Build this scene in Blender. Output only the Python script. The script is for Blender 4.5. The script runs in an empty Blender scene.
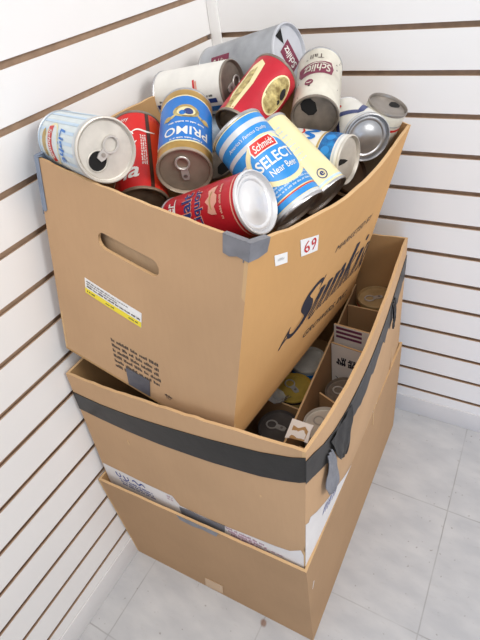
import bpy, bmesh, math, random
from mathutils import Vector, Matrix, Euler
random.seed(7)
scene = bpy.context.scene
COL = scene.collection

def V3(a,b,k): return [a[i]+(b[i]-a[i])*k for i in range(3)]
def cross3(a,b): return [a[1]*b[2]-a[2]*b[1],a[2]*b[0]-a[0]*b[2],a[0]*b[1]-a[1]*b[0]]
def norm3(a):
    l=math.sqrt(sum(x*x for x in a)); return [x/l for x in a]
class Panel:
    """A cardboard panel: bilinear between four corners seen from outside, bowed outward; s,t in metres from the bottom left."""
    def __init__(self,bl,br,tr,tl,top=0.0,mid=0.0,wob=0.0,sh=1.0):
        self.c=(bl,br,tr,tl); self.top=top; self.mid=mid; self.wob=wob; self.sh=sh
        self.W=math.dist(V3(bl,tl,.5),V3(br,tr,.5)); self.H=math.dist(V3(bl,br,.5),V3(tl,tr,.5))
        self.n=norm3(cross3([br[i]-bl[i]+tr[i]-tl[i] for i in range(3)],[tl[i]-bl[i]+tr[i]-br[i] for i in range(3)]))
    def P(self,s,t,off=0.0):
        u=s/self.W; v=t/self.H
        bl,br,tr,tl=self.c
        p=V3(V3(bl,br,u),V3(tl,tr,u),v)
        uu=min(max(u,0),1); vv=min(max(v,0),1)
        b=self.top*4*uu*(1-uu)*vv**2*(1+self.sh*(0.5-uu)) + self.mid*4*uu*(1-uu)*4*vv*(1-vv)
        b+=self.wob*math.sin(u*11+1)*vv**4*4*uu*(1-uu)
        return [p[i]+self.n[i]*(b+off) for i in range(3)]
# upper carton corners (bottom/top, front/back, left/right)
TB=dict(FRt=(.3392,-.5133,.7699),FLt=(.0291,-.4630,.8062),BRt=(.3756,-.0884,.7263),BLt=(.0688,-.0372,.8025),
        FRb=(.2838,-.5334,.4711),BRb=(.3048,-.1313,.4311),FLb=(.0174,-.5276,.5522),BLb=(.0302,-.1001,.4901))
top_front=Panel(TB['FLb'],TB['FRb'],TB['FRt'],TB['FLt'],top=.006,mid=.004)
top_right=Panel(TB['FRb'],TB['BRb'],TB['BRt'],TB['FRt'],top=.026,mid=.002,sh=1.1)
top_back=Panel(TB['BRb'],TB['BLb'],TB['BLt'],TB['BRt'],top=.004)
top_left=Panel(TB['BLb'],TB['FLb'],TB['FLt'],TB['BLt'],top=.016)
mid_front=Panel((.008,-.562,.232),(.386,-.562,.232),(.394,-.545,.533),(.006,-.541,.504),top=.004,mid=.002)
mid_right=Panel((.386,-.562,.232),(.386,-.066,.232),(.380,-.051,.517),(.394,-.545,.533),top=.013,mid=.010,sh=1.3)
mid_back=Panel((.386,-.066,.232),(.008,-.066,.232),(.006,-.050,.500),(.380,-.051,.517),top=.002)
mid_left=Panel((.008,-.066,.232),(.008,-.562,.232),(.006,-.541,.504),(.006,-.050,.500))
low_front=Panel((.003,-.576,.0),(.392,-.567,.0),(.392,-.567,.2755),(.003,-.576,.270))
low_right=Panel((.392,-.567,.0),(.391,-.057,.0),(.391,-.057,.2735),(.392,-.567,.2755))
low_back=Panel((.391,-.057,.0),(.003,-.057,.0),(.003,-.057,.270),(.391,-.057,.2735))
low_left=Panel((.003,-.057,.0),(.003,-.576,.0),(.003,-.576,.270),(.003,-.057,.270))
# ------------------------------------------------------------------ materials
def srgb(r, g, b):
    f = lambda c: (c/255/12.92) if c/255 <= .04045 else ((c/255+.055)/1.055)**2.4
    return (f(r), f(g), f(b), 1.0)
_M = {}
def nodes(m):
    m.use_nodes = True
    return m.node_tree.nodes, m.node_tree.links, m.node_tree.nodes['Principled BSDF']
def mat(name, col, rough=.5, metal=0., noise=0., scale=40., dark=None, bump=0., stretch=(1,1,1), alpha=1., trans=0., detail=4.):
    """Procedural surface: colour broken up by noise towards a darker tint, optional bump."""
    if name in _M: return _M[name]
    m = bpy.data.materials.new(name); N, L, b = nodes(m)
    b.inputs['Roughness'].default_value = rough; b.inputs['Metallic'].default_value = metal
    b.inputs['Alpha'].default_value = alpha; b.inputs['Transmission Weight'].default_value = trans
    tc = N.new('ShaderNodeTexCoord'); mp = N.new('ShaderNodeMapping'); mp.inputs['Scale'].default_value = stretch
    L.new(tc.outputs['Object'], mp.inputs['Vector'])
    nz = N.new('ShaderNodeTexNoise'); nz.inputs['Scale'].default_value = scale; nz.inputs['Detail'].default_value = detail
    L.new(mp.outputs['Vector'], nz.inputs['Vector'])
    rp = N.new('ShaderNodeValToRGB')
    rp.color_ramp.elements[0].position = .32; rp.color_ramp.elements[1].position = .68
    d = dark or tuple(c*(1-noise) for c in col[:3])+(1,)
    rp.color_ramp.elements[0].color = d; rp.color_ramp.elements[1].color = col
    L.new(nz.outputs['Fac'], rp.inputs['Fac']); L.new(rp.outputs['Color'], b.inputs['Base Color'])
    if bump:
        bp = N.new('ShaderNodeBump'); bp.inputs['Strength'].default_value = bump; bp.inputs['Distance'].default_value = .002
        L.new(nz.outputs['Fac'], bp.inputs['Height']); L.new(bp.outputs['Normal'], b.inputs['Normal'])
    _M[name] = m
    return m
def cardboard(name, col, stain=.10):
    if name in _M: return _M[name]
    m = bpy.data.materials.new(name); N, L, b = nodes(m)
    b.inputs['Roughness'].default_value = .85
    b.inputs['Specular IOR Level'].default_value = .25
    tc = N.new('ShaderNodeTexCoord')
    n1 = N.new('ShaderNodeTexNoise'); n1.inputs['Scale'].default_value = 7; n1.inputs['Detail'].default_value = 5
    n2 = N.new('ShaderNodeTexNoise'); n2.inputs['Scale'].default_value = 220; n2.inputs['Detail'].default_value = 2
    mp = N.new('ShaderNodeMapping'); mp.inputs['Scale'].default_value = (1, 1, .12)
    L.new(tc.outputs['Object'], n1.inputs['Vector']); L.new(tc.outputs['Object'], mp.inputs['Vector']); L.new(mp.outputs['Vector'], n2.inputs['Vector'])
    r1 = N.new('ShaderNodeValToRGB'); r1.color_ramp.elements[0].position = .3; r1.color_ramp.elements[1].position = .62
    r1.color_ramp.elements[0].color = tuple(c*(1-stain) for c in col[:3])+(1,); r1.color_ramp.elements[1].color = col
    L.new(n1.outputs['Fac'], r1.inputs['Fac'])
    mx = N.new('ShaderNodeMix'); mx.data_type = 'RGBA'; mx.blend_type = 'MULTIPLY'; mx.inputs['Factor'].default_value = .07
    r2 = N.new('ShaderNodeValToRGB'); r2.color_ramp.elements[0].position = .35; r2.color_ramp.elements[1].position = .65
    r2.color_ramp.elements[0].color = (.75, .72, .68, 1); r2.color_ramp.elements[1].color = (1, 1, 1, 1)
    L.new(n2.outputs['Fac'], r2.inputs['Fac'])
    L.new(r1.outputs['Color'], mx.inputs['A']); L.new(r2.outputs['Color'], mx.inputs['B']); L.new(mx.outputs['Result'], b.inputs['Base Color'])
    bp = N.new('ShaderNodeBump'); bp.inputs['Strength'].default_value = .04; bp.inputs['Distance'].default_value = .001
    L.new(n2.outputs['Fac'], bp.inputs['Height']); L.new(bp.outputs['Normal'], b.inputs['Normal'])
    _M[name] = m
    return m
KRAFT = cardboard('kraft_board', srgb(195, 158, 121))
KRAFT_BOUNCE = cardboard('kraft_board_bounce_lit', srgb(204, 157, 103))  # warm reflected light painted into the board colour of one side panel
KRAFT_LOW = cardboard('kraft_board_lower', srgb(180, 144, 108))
KRAFT_IN = cardboard('kraft_board_inside', srgb(180, 142, 98))
KRAFT_LINER = cardboard('kraft_liner', srgb(200, 170, 136))
KRAFT_DIV = cardboard('kraft_divider', srgb(172, 136, 98))
KRAFT_EDGE = cardboard('kraft_edge', srgb(208, 172, 128))
LIDTAN = mat('tan_silver_lid', srgb(184, 168, 150), .4, .45, noise=.25, scale=40)
LIDPALE = mat('pale_lid', srgb(214, 208, 198), .4, .25, noise=.22, scale=45)
WHITEBOARD = mat('white_board', srgb(228, 222, 218), .8, noise=.1, scale=20)
DUCT = mat('grey_duct_tape', srgb(128, 128, 134), .38, noise=.25, scale=45, bump=.5)
DUCT_B = mat('blue_grey_duct_tape', srgb(128, 140, 160), .4, noise=.25, scale=45, bump=.5)
BLACKTAPE = mat('black_tape', srgb(34, 32, 31), .42, noise=.3, scale=40, bump=.35)
INK = mat('dark_ink', srgb(38, 38, 52), .8, noise=.2, scale=200)
INK_GREY = mat('grey_ink', srgb(72, 62, 56), .8)
INK_BLUE = mat('blue_ink', srgb(52, 66, 140), .8)
INK_PINK = mat('pink_ink', srgb(186, 140, 158), .8, noise=.3, scale=300)
INK_RED = mat('red_ink', srgb(196, 40, 44), .7)
PAPER = mat('white_paper', srgb(236, 234, 232), .7)
PAPER_Y = mat('yellow_paper', srgb(238, 216, 58), .7)
PURPLE = mat('plum_print', srgb(110, 52, 84), .7)
STEEL = mat('bright_steel', srgb(200, 200, 202), .33, .85, noise=.18, scale=30, bump=.05)
STEEL_D = mat('dull_steel', srgb(168, 160, 152), .42, .75, noise=.35, scale=28, bump=.1)
STEEL_RUST = mat('rusted_steel', srgb(158, 146, 134), .5, .6, noise=.5, scale=35, bump=.15)
STEEL_BR = mat('browned_steel', srgb(150, 128, 108), .5, .5, noise=.5, scale=40, bump=.15)
SILVERPAINT = mat('silver_white_paint', srgb(226, 226, 228), .35, .4, noise=.06, scale=20)
LIDGREY = mat('grey_lid_paint', srgb(196, 198, 204), .45, .25, noise=.08, scale=40)
GOLD = mat('gold_lacquer', srgb(196, 158, 88), .35, .65, noise=.25, scale=40)
GOLDLID = mat('gold_lid', srgb(226, 192, 92), .35, .4, noise=.3, scale=30)
TABM = mat('tab_aluminium', srgb(206, 200, 194), .35, .4, noise=.12, scale=60)
MOUTH_SHADE = mat('can_mouth_shade', srgb(14, 12, 11), .9)  # flat near-black patches on the lids, painting in the shade inside the cans
def paint(name, rgb, rough=.38, noise=.08, scale=40, dark=None): return mat('can_'+name, srgb(*rgb), rough, .1, noise=noise, scale=scale, dark=dark)
C_WHITE = paint('white', (232, 230, 224), noise=.1); C_CREAM = paint('cream', (232, 220, 172), noise=.08)
C_OLDWHITE = paint('old_white', (222, 218, 204), noise=.16, scale=25, dark=srgb(186, 180, 166))
C_ICE = paint('ice', (212, 222, 224), noise=.1); C_RED = paint('red', (206, 36, 34), noise=.12); C_DEEPRED = paint('deep_red', (192, 30, 44), noise=.15)
C_CRIM = paint('crimson', (190, 30, 48), noise=.15); C_BLUE = paint('blue', (26, 116, 200), noise=.1); C_SKY = paint('sky', (44, 140, 214), noise=.1)
C_NAVY = paint('navy', (36, 56, 118)); C_MAROON = paint('maroon', (122, 36, 66), noise=.12); C_BLACK = paint('black', (24, 24, 30))
C_GREY = paint('grey_silver', (178, 182, 188), .4, .3, 18, srgb(126, 128, 132)); C_PINK = paint('pinkish', (222, 160, 140)); C_SEAM = paint('seam', (70, 40, 32), noise=.4)
C_ORANGE_REFLECT = paint('orange_reflect', (214, 66, 40)); C_GOLDPRINT = paint('gold_print', (214, 196, 130), noise=.45, scale=130, dark=srgb(120, 100, 52))
C_PALEBLUE = paint('pale_blue', (190, 212, 232)); C_TAN = paint('tan_gold', (190, 160, 96), noise=.2); C_SILVERBAND = paint('silver_band', (204, 208, 212), .3)
C_DARK = paint('dark', (52, 44, 44), noise=.5); C_BLUEMOTTLE = paint('mottled_blue', (30, 130, 196), noise=.5, scale=160, dark=srgb(20, 70, 130))

# ------------------------------------------------------------------ mesh helpers
class Acc:
    def __init__(self): self.v = []; self.f = []; self.m = []; self.s = []; self.mats = []
    def slot(self, m):
        if m not in self.mats: self.mats.append(m)
        return self.mats.index(m)
    def add(self, vs, fs, m, smooth=False):
        o = len(self.v); k = self.slot(m)
        self.v += [tuple(v) for v in vs]
        for f in fs:
            self.f.append(tuple(i+o for i in f)); self.m.append(k); self.s.append(smooth)
    def build(self, name, parent=None, matrix=None):
        me = bpy.data.meshes.new(name); me.from_pydata(self.v, [], self.f)
        for m in self.mats: me.materials.append(m)
        me.polygons.foreach_set('material_index', self.m); me.polygons.foreach_set('use_smooth', self.s)
        me.update(); me.set_sharp_from_angle(angle=math.radians(38))
        o = bpy.data.objects.new(name, me); COL.objects.link(o)
        if parent: o.parent = parent
        if matrix is not None: o.matrix_local = matrix
        return o
def tag(o, label, cat, group=None):
    o['label'] = label; o['category'] = cat
    if group: o['group'] = group
    return o
def empty(name, loc=(0, 0, 0), matrix=None):
    o = bpy.data.objects.new(name, None); COL.objects.link(o); o.empty_display_size = .03
    if matrix is not None: o.matrix_world = matrix
    else: o.location = loc
    return o
def rounded_box(acc, x0, x1, y0, y1, z0, z1, m, bev=.002):
    bm = bmesh.new(); bmesh.ops.create_cube(bm, size=1)
    for v in bm.verts: v.co = Vector(((x0+x1)/2+v.co.x*(x1-x0), (y0+y1)/2+v.co.y*(y1-y0), (z0+z1)/2+v.co.z*(z1-z0)))
    bmesh.ops.bevel(bm, geom=bm.edges[:], offset=bev, segments=2, affect='EDGES', profile=.5)
    bm.verts.index_update(); acc.add([v.co for v in bm.verts], [[v.index for v in f.verts] for f in bm.faces], m); bm.free()
# ---- flat 2-D shapes, cut into a grid, then laid on a curved surface
def flat(loops, ds, dt):
    bm = bmesh.new(); E = []
    for lp in loops:
        vs = [bm.verts.new((x, y, 0)) for x, y in lp]
        E += [bm.edges.new((vs[i], vs[(i+1) % len(vs)])) for i in range(len(vs))]
    if len(loops) == 1: bm.faces.new(bm.verts[:])
    else: bmesh.ops.triangle_fill(bm, edges=E, use_beauty=True, use_dissolve=False, normal=(0, 0, 1))
    return cut(bm, ds, dt)
def cut(bm, ds, dt):
    xs = [v.co.x for v in bm.verts]; ys = [v.co.y for v in bm.verts]
    for lo, hi, d, no in ((min(xs), max(xs), ds, (1, 0, 0)), (min(ys), max(ys), dt, (0, 1, 0))):
        if not d: continue
        for k in range(math.floor(lo/d), math.ceil(hi/d)+1):
            c = k*d
            if lo < c < hi:
                bmesh.ops.bisect_plane(bm, geom=bm.verts[:]+bm.edges[:]+bm.faces[:], dist=1e-6, plane_co=Vector(no)*c, plane_no=no)
    bmesh.ops.recalc_face_normals(bm, faces=bm.faces[:])
    for f in bm.faces:
        f.normal_update()
        if f.normal.z < 0: f.normal_flip()
    bm.verts.index_update()
    V = [(v.co.x, v.co.y) for v in bm.verts]; F = [[v.index for v in f.verts] for f in bm.faces]
    B = [(e.verts[0].index, e.verts[1].index, e.link_loops[0].vert.index) for e in bm.edges if len(e.link_faces) == 1]
    bm.free()
    return V, F, B
def lay(acc, loops, S, off, m, ds=.006, dt=.02, smooth=True):
    V, F, B = flat(loops, ds, dt)
    acc.add([S(x, y, off) for x, y in V], F, m, smooth)
def lay_mesh(acc, V, F, S, off, m, ds=.006, dt=.02):
    bm = bmesh.new(); vs = [bm.verts.new((x, y, 0)) for x, y in V]
    for f in F:
        try: bm.faces.new([vs[i] for i in f])
        except ValueError: pass
    V, F, B = cut(bm, ds, dt)
    acc.add([S(x, y, off) for x, y in V], F, m, True)
def sheet(acc, loops, S, th, m, m_in, m_edge, grid=.02, off=0.):
    V, F, B = flat(loops, grid, grid); n = len(V)
    out = [S(x, y, off) for x, y in V]; inn = [S(x, y, off-th) for x, y in V]
    acc.add(out, F, m, True); acc.add(inn, [f[::-1] for f in F], m_in, True)
    ev = out+inn; acc.add(ev, [((b, a) if a == s else (a, b))+((a+n, b+n) if a == s else (b+n, a+n)) for a, b, s in B], m_edge)
# ---- 2-D shapes
def rect(x0, y0, x1, y1): return [(x0, y0), (x1, y0), (x1, y1), (x0, y1)]
def ell(cx, cy, rx, ry, n=28, rot=0.):
    c, s = math.cos(rot), math.sin(rot)
    return [(cx+rx*math.cos(a)*c-ry*math.sin(a)*s, cy+rx*math.cos(a)*s+ry*math.sin(a)*c) for a in [2*math.pi*i/n for i in range(n)]]
def turn(pts, cx, cy, a, k=1.):
    c, s = math.cos(a), math.sin(a)
    return [(cx+k*(x*c-y*s), cy+k*(x*s+y*c)) for x, y in pts]
def stadium(ax, ay, bx, by, r, n=8):
    a = math.atan2(by-ay, bx-ax)
    return [(bx+r*math.cos(a-math.pi/2+math.pi*i/n), by+r*math.sin(a-math.pi/2+math.pi*i/n)) for i in range(n+1)] + \
           [(ax+r*math.cos(a+math.pi/2+math.pi*i/n), ay+r*math.sin(a+math.pi/2+math.pi*i/n)) for i in range(n+1)]
def ribbon(pts, ws, n=6):
    """Smooth pen stroke through pts with widths ws -> (V, F)."""
    P = [pts[0]]+list(pts)+[pts[-1]]; W = [ws[0]]+list(ws)+[ws[-1]]; Q = []
    for i in range(1, len(P)-2):
        for k in range(n):
            t = k/n
            q = [.5*(2*P[i][d]+(P[i+1][d]-P[i-1][d])*t+(2*P[i-1][d]-5*P[i][d]+4*P[i+1][d]-P[i+2][d])*t*t+(3*P[i][d]-P[i-1][d]-3*P[i+1][d]+P[i+2][d])*t**3) for d in (0, 1)]
            Q.append((q[0], q[1], W[i]+(W[i+1]-W[i])*t))
    Q.append((P[-1][0], P[-1][1], W[-1])); V = []
    for i, (x, y, w) in enumerate(Q):
        a, b = Q[max(i-1, 0)], Q[min(i+1, len(Q)-1)]
        dx, dy = b[0]-a[0], b[1]-a[1]; l = math.hypot(dx, dy) or 1
        V += [(x-dy/l*w/2, y+dx/l*w/2), (x+dy/l*w/2, y-dx/l*w/2)]
    return V, [(2*i+1, 2*i+3, 2*i+2, 2*i) for i in range(len(Q)-1)]
_T = {}
def glyphs(txt, bold=0., shear=0.):
    k = (txt, bold, shear)
    if k not in _T:
        cu = bpy.data.curves.new('lettering', 'FONT'); cu.body = txt; cu.size = 1; cu.offset = bold; cu.shear = shear; cu.resolution_u = 3
        o = bpy.data.objects.new('lettering', cu); COL.objects.link(o)
        dg = bpy.context.evaluated_depsgraph_get(); me = bpy.data.meshes.new_from_object(o.evaluated_get(dg))
        V = [(v.co.x, v.co.y) for v in me.vertices]; F = [tuple(p.vertices) for p in me.polygons]
        bpy.data.objects.remove(o); bpy.data.curves.remove(cu); bpy.data.meshes.remove(me)
        x0, x1 = min(v[0] for v in V), max(v[0] for v in V); y0, y1 = min(v[1] for v in V), max(v[1] for v in V)
        _T[k] = ([((x-(x0+x1)/2)/(x1-x0), (y-(y0+y1)/2)/(y1-y0)) for x, y in V], F)
    return _T[k]
def write(acc, txt, S, off, m, cx, cy, w, h, rot=0., bold=0., shear=0., ds=.006):
    V, F = glyphs(txt, bold, shear)
    lay_mesh(acc, turn([(x*w, y*h) for x, y in V], cx, cy, rot), F, S, off, m, ds, .02)
def word_bars(acc, S, off, m, x, y, w, h, rng, rot=0., ox=0., oy=0.):
    """A line of print too small to read: word-length strokes broken into letter ticks."""
    p = 0.
    while p < w:
        n = rng.randint(2, 8)
        for k in range(n):
            if p > w: break
            tw = h*rng.uniform(.38, .62); hh = h*rng.choice((.7, .7, 1, 1))
            lay(acc, [turn(rect(x+p, y, x+p+tw*.72, y+hh), ox, oy, rot)], S, off, m, 0, 0); p += tw
        p += h*.6

# ------------------------------------------------------------------ the setting
PITCH, Z0, TILE = .062484, .08537, .249936
TX, TY = .549, -.22698
WALLW = mat('slat_panel_white', srgb(238, 236, 235), .42, noise=.025, scale=6)
MDF = mat('groove_raw_board', srgb(194, 164, 138), .8, noise=.2, scale=60)
TRIMW = mat('trim_white', srgb(236, 234, 232), .45, noise=.04, scale=10)
BASEW = mat('baseboard_white', srgb(224, 222, 222), .5, noise=.08, scale=9)
def slat_wall(name, along, length, height=1.62, back=.016):
    """Slotted wall panel: every groove is cut into the board. along(u, depth, z) -> point, depth positive into the wall."""
    a = Acc(); zs = [(0., 0)]; g = .0040
    k = 0
    prof = [(0., 0., 'w')]
    while Z0+k*PITCH < height-.02:
        z = Z0+k*PITCH
        prof += [(z-g, 0., 'e'), (z-g, .0028, 'i'), (z-g-.006, .0028, 'i'), (z-g-.006, .0092, 'i'), (z+g+.001, .0092, 'i'), (z+g+.001, .0028, 'i'), (z+g, .0028, 'e'), (z+g, 0., 'w')]; k += 1
    prof += [(height, 0., 'x')]
    n = 1
    for (z1, d1, kind), (z2, d2, _) in zip(prof, prof[1:]):
        m = WALLW if kind == 'w' else MDF
        a.add([along(0, d1, z1), along(length, d1, z1), along(length, d2, z2), along(0, d2, z2)], [(0, 1, 2, 3)], m)
    c = [along(0, 0, 0), along(length, 0, 0), along(length, 0, height), along(0, 0, height), along(0, back, 0), along(length, back, 0), along(length, back, height), along(0, back, height)]
    a.add(c, [(4, 7, 6, 5), (0, 4, 5, 1), (3, 2, 6, 7), (0, 3, 7, 4), (1, 5, 6, 2)], WALLW)
    o = a.build(name); o['kind'] = 'structure'
    return o
slat_wall('wall_left', lambda u, d, z: (-d, -1.7+u, z), 1.7)
slat_wall('wall_back', lambda u, d, z: (u-.016, d, z), 1.9)
def struct(name, boxes, m, bev=.0012):
    a = Acc()
    for b in boxes: rounded_box(a, *b, m, bev)
    o = a.build(name); o['kind'] = 'structure'
    return o
struct('trim_1', [(.0005, .021, -.0045, -.0002, .056, 1.62)], TRIMW)
struct('baseboard_left', [(.0002, .0032, -1.7, -.0035, 0., .055)], BASEW)
struct('baseboard_back', [(.0035, 1.88, -.0032, -.0002, 0., .055)], BASEW)
def floor_material():
    m = bpy.data.materials.new('vinyl_tile'); N, L, b = nodes(m)
    g = N.new('ShaderNodeNewGeometry'); sp = N.new('ShaderNodeSeparateXYZ'); L.new(g.outputs['Position'], sp.inputs[0])
    def math_(op, a, c=None):
        n = N.new('ShaderNodeMath'); n.operation = op
        for i, x in enumerate((a, c)):
            if x is None: continue
            if isinstance(x, (int, float)): n.inputs[i].default_value = x
            else: L.new(x, n.inputs[i])
        return n.outputs[0]
    def mix(fac, a, c, mode='MIX'):
        n = N.new('ShaderNodeMix'); n.data_type = 'RGBA'; n.blend_type = mode
        if isinstance(fac, (int, float)): n.inputs['Factor'].default_value = fac
        else: L.new(fac, n.inputs['Factor'])
        for nm, x in (('A', a), ('B', c)):
            if isinstance(x, tuple): n.inputs[nm].default_value = x
            else: L.new(x, n.inputs[nm])
        return n.outputs['Result']
    def noise(sc, det=4, stretch=None, rot=0):
        n = N.new('ShaderNodeTexNoise'); n.inputs['Scale'].default_value = sc; n.inputs['Detail'].default_value = det
        mp = N.new('ShaderNodeMapping'); mp.inputs['Scale'].default_value = stretch or (1, 1, 1); mp.inputs['Rotation'].default_value = (0, 0, rot)
        L.new(g.outputs['Position'], mp.inputs['Vector']); L.new(mp.outputs['Vector'], n.inputs['Vector'])
        return n.outputs['Fac']
    def ramp(x, a, c):
        n = N.new('ShaderNodeMapRange'); n.inputs['From Min'].default_value = a; n.inputs['From Max'].default_value = c; L.new(x, n.inputs['Value'])
        return n.outputs['Result']
    wob = math_('MULTIPLY', math_('SUBTRACT', noise(40, 2), .5), .0012)
    def seam(ax, o):
        f = math_('FRACT', math_('ADD', math_('DIVIDE', math_('SUBTRACT', math_('ADD', ax, wob), o), TILE), 100.5))
        return math_('MULTIPLY', math_('ABSOLUTE', math_('SUBTRACT', f, .5)), TILE)
    d = math_('MINIMUM', seam(sp.outputs['X'], TX), seam(sp.outputs['Y'], TY))
    line = math_('MULTIPLY', ramp(d, .0016, .0005), ramp(noise(9, 3), .25, .6))
    base = mix(ramp(noise(14, 6, (1, 2.2, 1), .6), .35, .7), srgb(186, 186, 188), srgb(202, 201, 201))
    base = mix(math_('MULTIPLY', ramp(noise(55, 3, (1, 3, 1), -.5), .62, .76), .22), base, srgb(164, 158, 152))
    base = mix(math_('MULTIPLY', ramp(noise(120, 1), .72, .78), .5), base, srgb(108, 98, 88))
    base = mix(math_('MULTIPLY', line, .5), base, srgb(104, 98, 92))
    # the brown spill beside the seam in front of the lowest carton
    v = N.new('ShaderNodeVectorMath'); v.operation = 'DISTANCE'; L.new(g.outputs['Position'], v.inputs[0]); v.inputs[1].default_value = (.301, -.580, 0)
    base = mix(math_('MULTIPLY', ramp(math_('ADD', v.outputs['Value'], math_('MULTIPLY', wob, 6)), .0075, .004), .75), base, srgb(128, 88, 62))
    L.new(base, b.inputs['Base Color']); b.inputs['Roughness'].default_value = .35
    return m
a = Acc(); a.add([(-.02, -1.9, 0), (1.9, -1.9, 0), (1.9, .02, 0), (-.02, .02, 0), (-.02, -1.9, -.02), (1.9, -1.9, -.02), (1.9, .02, -.02), (-.02, .02, -.02)],
                 [(0, 1, 2, 3), (7, 6, 5, 4), (0, 4, 5, 1), (1, 5, 6, 2), (2, 6, 7, 3), (3, 7, 4, 0)], floor_material())
o = a.build('floor'); o['kind'] = 'structure'

# ------------------------------------------------------------------ cartons
def jag(x0, x1, y, amp, n, rng): return [(x0+(x1-x0)*i/n, y+(rng.uniform(-amp, amp) if 0 < i < n else 0)) for i in range(n+1)]
rng = random.Random(5)
def panel(name, parent, P, th, m, holes=(), rim=.0007, m_in=None, decals=None):
    acc = Acc()
    top = jag(P.W, 0, P.H, rim, 26, rng)
    loops = [[(0, 0), (P.W, 0)]+top]+list(holes)
    sheet(acc, loops, P.P, th, m, m_in or KRAFT_IN, KRAFT_EDGE)
    if decals: decals(acc, P)
    return acc.build(name, parent)
def quad_floor(name, parent, pts, m, th=.004):
    acc = Acc(); q = Panel(*pts)
    sheet(acc, [rect(0, 0, q.W, q.H)], q.P, th, m, m, m, .05)
    return acc.build(name, parent)
def strip(name, parent, P, loops, m, off=.0009, th=.0006, label=None):
    acc = Acc()
    for lp in loops: sheet(acc, [lp], P.P, th, m, m, m, .012, off)
    o = acc.build(name, parent)
    if label: o['label'] = label
    return o
TH = .0042
# --- lowest carton
low = empty('cardboard_carton', (.2, -.31, 0)); tag(low, 'plain tan cardboard carton on the floor, lowest of the stack of three', 'carton', 'stacked cardboard cartons')
LINV = Matrix.Translation((-.2, .31, 0))
class Rel:      # builds in world coordinates, parented under an unrotated empty
    pass
def under(parent):
    inv = Matrix.Translation(parent.location).inverted()
    for o in parent.children: o.matrix_local = inv
def low_front_print(acc, P):
    pass
panel('front_panel', low, low_front, TH, KRAFT_LOW)
def scrape(acc, P): lay(acc, [[(.0135, .188), (.016, .188), (.0225, .2015), (.020, .203)]], P.P, .0004, PAPER)
panel('side_panel', low, low_right, TH, KRAFT_LOW, decals=scrape)
panel('back_panel', low, low_back, TH, KRAFT_LOW); panel('side_panel', low, low_left, TH, KRAFT_LOW)
quad_floor('bottom_panel', low, [(.008, -.570, .0046), (.387, -.562, .0046), (.386, -.062, .0046), (.008, -.062, .0046)], KRAFT_LOW)
strip('duct_tape_patch', low, low_front, [[(.168, .2735), (.172, .262), (.195, .259), (.215, .263), (.240, .260), (.246, .2745)]], DUCT, .0012, label='grey duct tape remnant on the rim')
tp = strip('clear_tape_patch', low, low_front, [[(.1748, .046), (.2144, .050), (.2080, .0105), (.1683, .0045)]], mat('clear_tape', srgb(206, 168, 124), .2, noise=.06, scale=30), label='clear tape patch')
# --- middle carton with dividers
mid = empty('divided_carton', (.2, -.31, .23)); tag(mid, 'torn tan carton with black tape round its rim and dividers inside, middle of the stack', 'carton', 'stacked cardboard cartons')
def mid_front_print(acc, P):
    w = [(.002, .012), (.382, .012), (.381, .070), (.377, .0805), (.36, .066), (.3365, .0612), (.300, .058), (.2779, .0555), (.25, .052), (.21, .050), (.1654, .0500), (.1541, .070), (.10, .069), (.05, .0705), (.002, .0705)]
    lay(acc, [w], P.P, .0004, WHITEBOARD, .02, .02)
    for k, (x, y) in enumerate(((.030, .062), (.047, .060))):
        V, F = ribbon([(x, y), (x+.003, y-.010), (x+.010, y-.008), (x+.009, y+.001)], [.003, .003, .002, .002]); lay_mesh(acc, V, F, P.P, .0007, INK_BLUE)
    V, F = ribbon([(.066, .056), (.072, .060), (.080, .053), (.088, .060), (.094, .054)], [.002, .004, .003, .004, .002]); lay_mesh(acc, V, F, P.P, .0007, INK_BLUE)
    r = random.Random(3)
    for k in range(3): word_bars(acc, P.P, .0007, INK_BLUE, .034+.002*k, .0435-.0068*k, .072, .0042, r)
    for k in range(2): word_bars(acc, P.P, .0007, INK_PINK, .142, .061-.007*k, .010, .004, r)
    for k in range(3): word_bars(acc, P.P, .0007, INK_PINK, .252+.004*k, .0475-.0075*k, .066, .0052, r)
    lay(acc, [rect(.262, .026, .306, .048)], P.P, .0006, mat('pale_pink_print', srgb(222, 206, 210), .8), .02, .02)
    word_bars(acc, P.P, .0007, INK_PINK, .330, .040, .022, .003, r)
panel('front_panel', mid, mid_front, TH, KRAFT, rim=.0011, decals=mid_front_print)
def mid_right_print(acc, P):
    w = [(0, .012), (.19, .012), (.19, .040), (.17, .050), (.14, .068), (.12, .083), (.085, .104), (.06, .118), (.03, .136), (.013, .149), (.008, .143), (0, .150)]
    lay(acc, [w], P.P, .0004, WHITEBOARD, .02, .02)
    for x, y, h in ((.052, .108, .014), (.060, .104, .017), (.068, .100, .016), (.076, .099, .019), (.086, .096, .015), (.094, .094, .010)):
        V, F = ribbon([(x, y-.012), (x+.006, y-.012+h*.7), (x+.011, y-.010+h)], [.0022, .004, .0018]); lay_mesh(acc, V, F, P.P, .0007, INK_BLUE)
panel('side_panel', mid, mid_right, TH, KRAFT, rim=.0018, decals=mid_right_print)
panel('back_panel', mid, mid_back, TH, KRAFT); panel('side_panel', mid, mid_left, TH, KRAFT)
quad_floor('bottom_panel', mid, [(.012, -.557, .2365), (.382, -.557, .2365), (.382, -.071, .2365), (.012, -.071, .2365)], KRAFT_IN)
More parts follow.
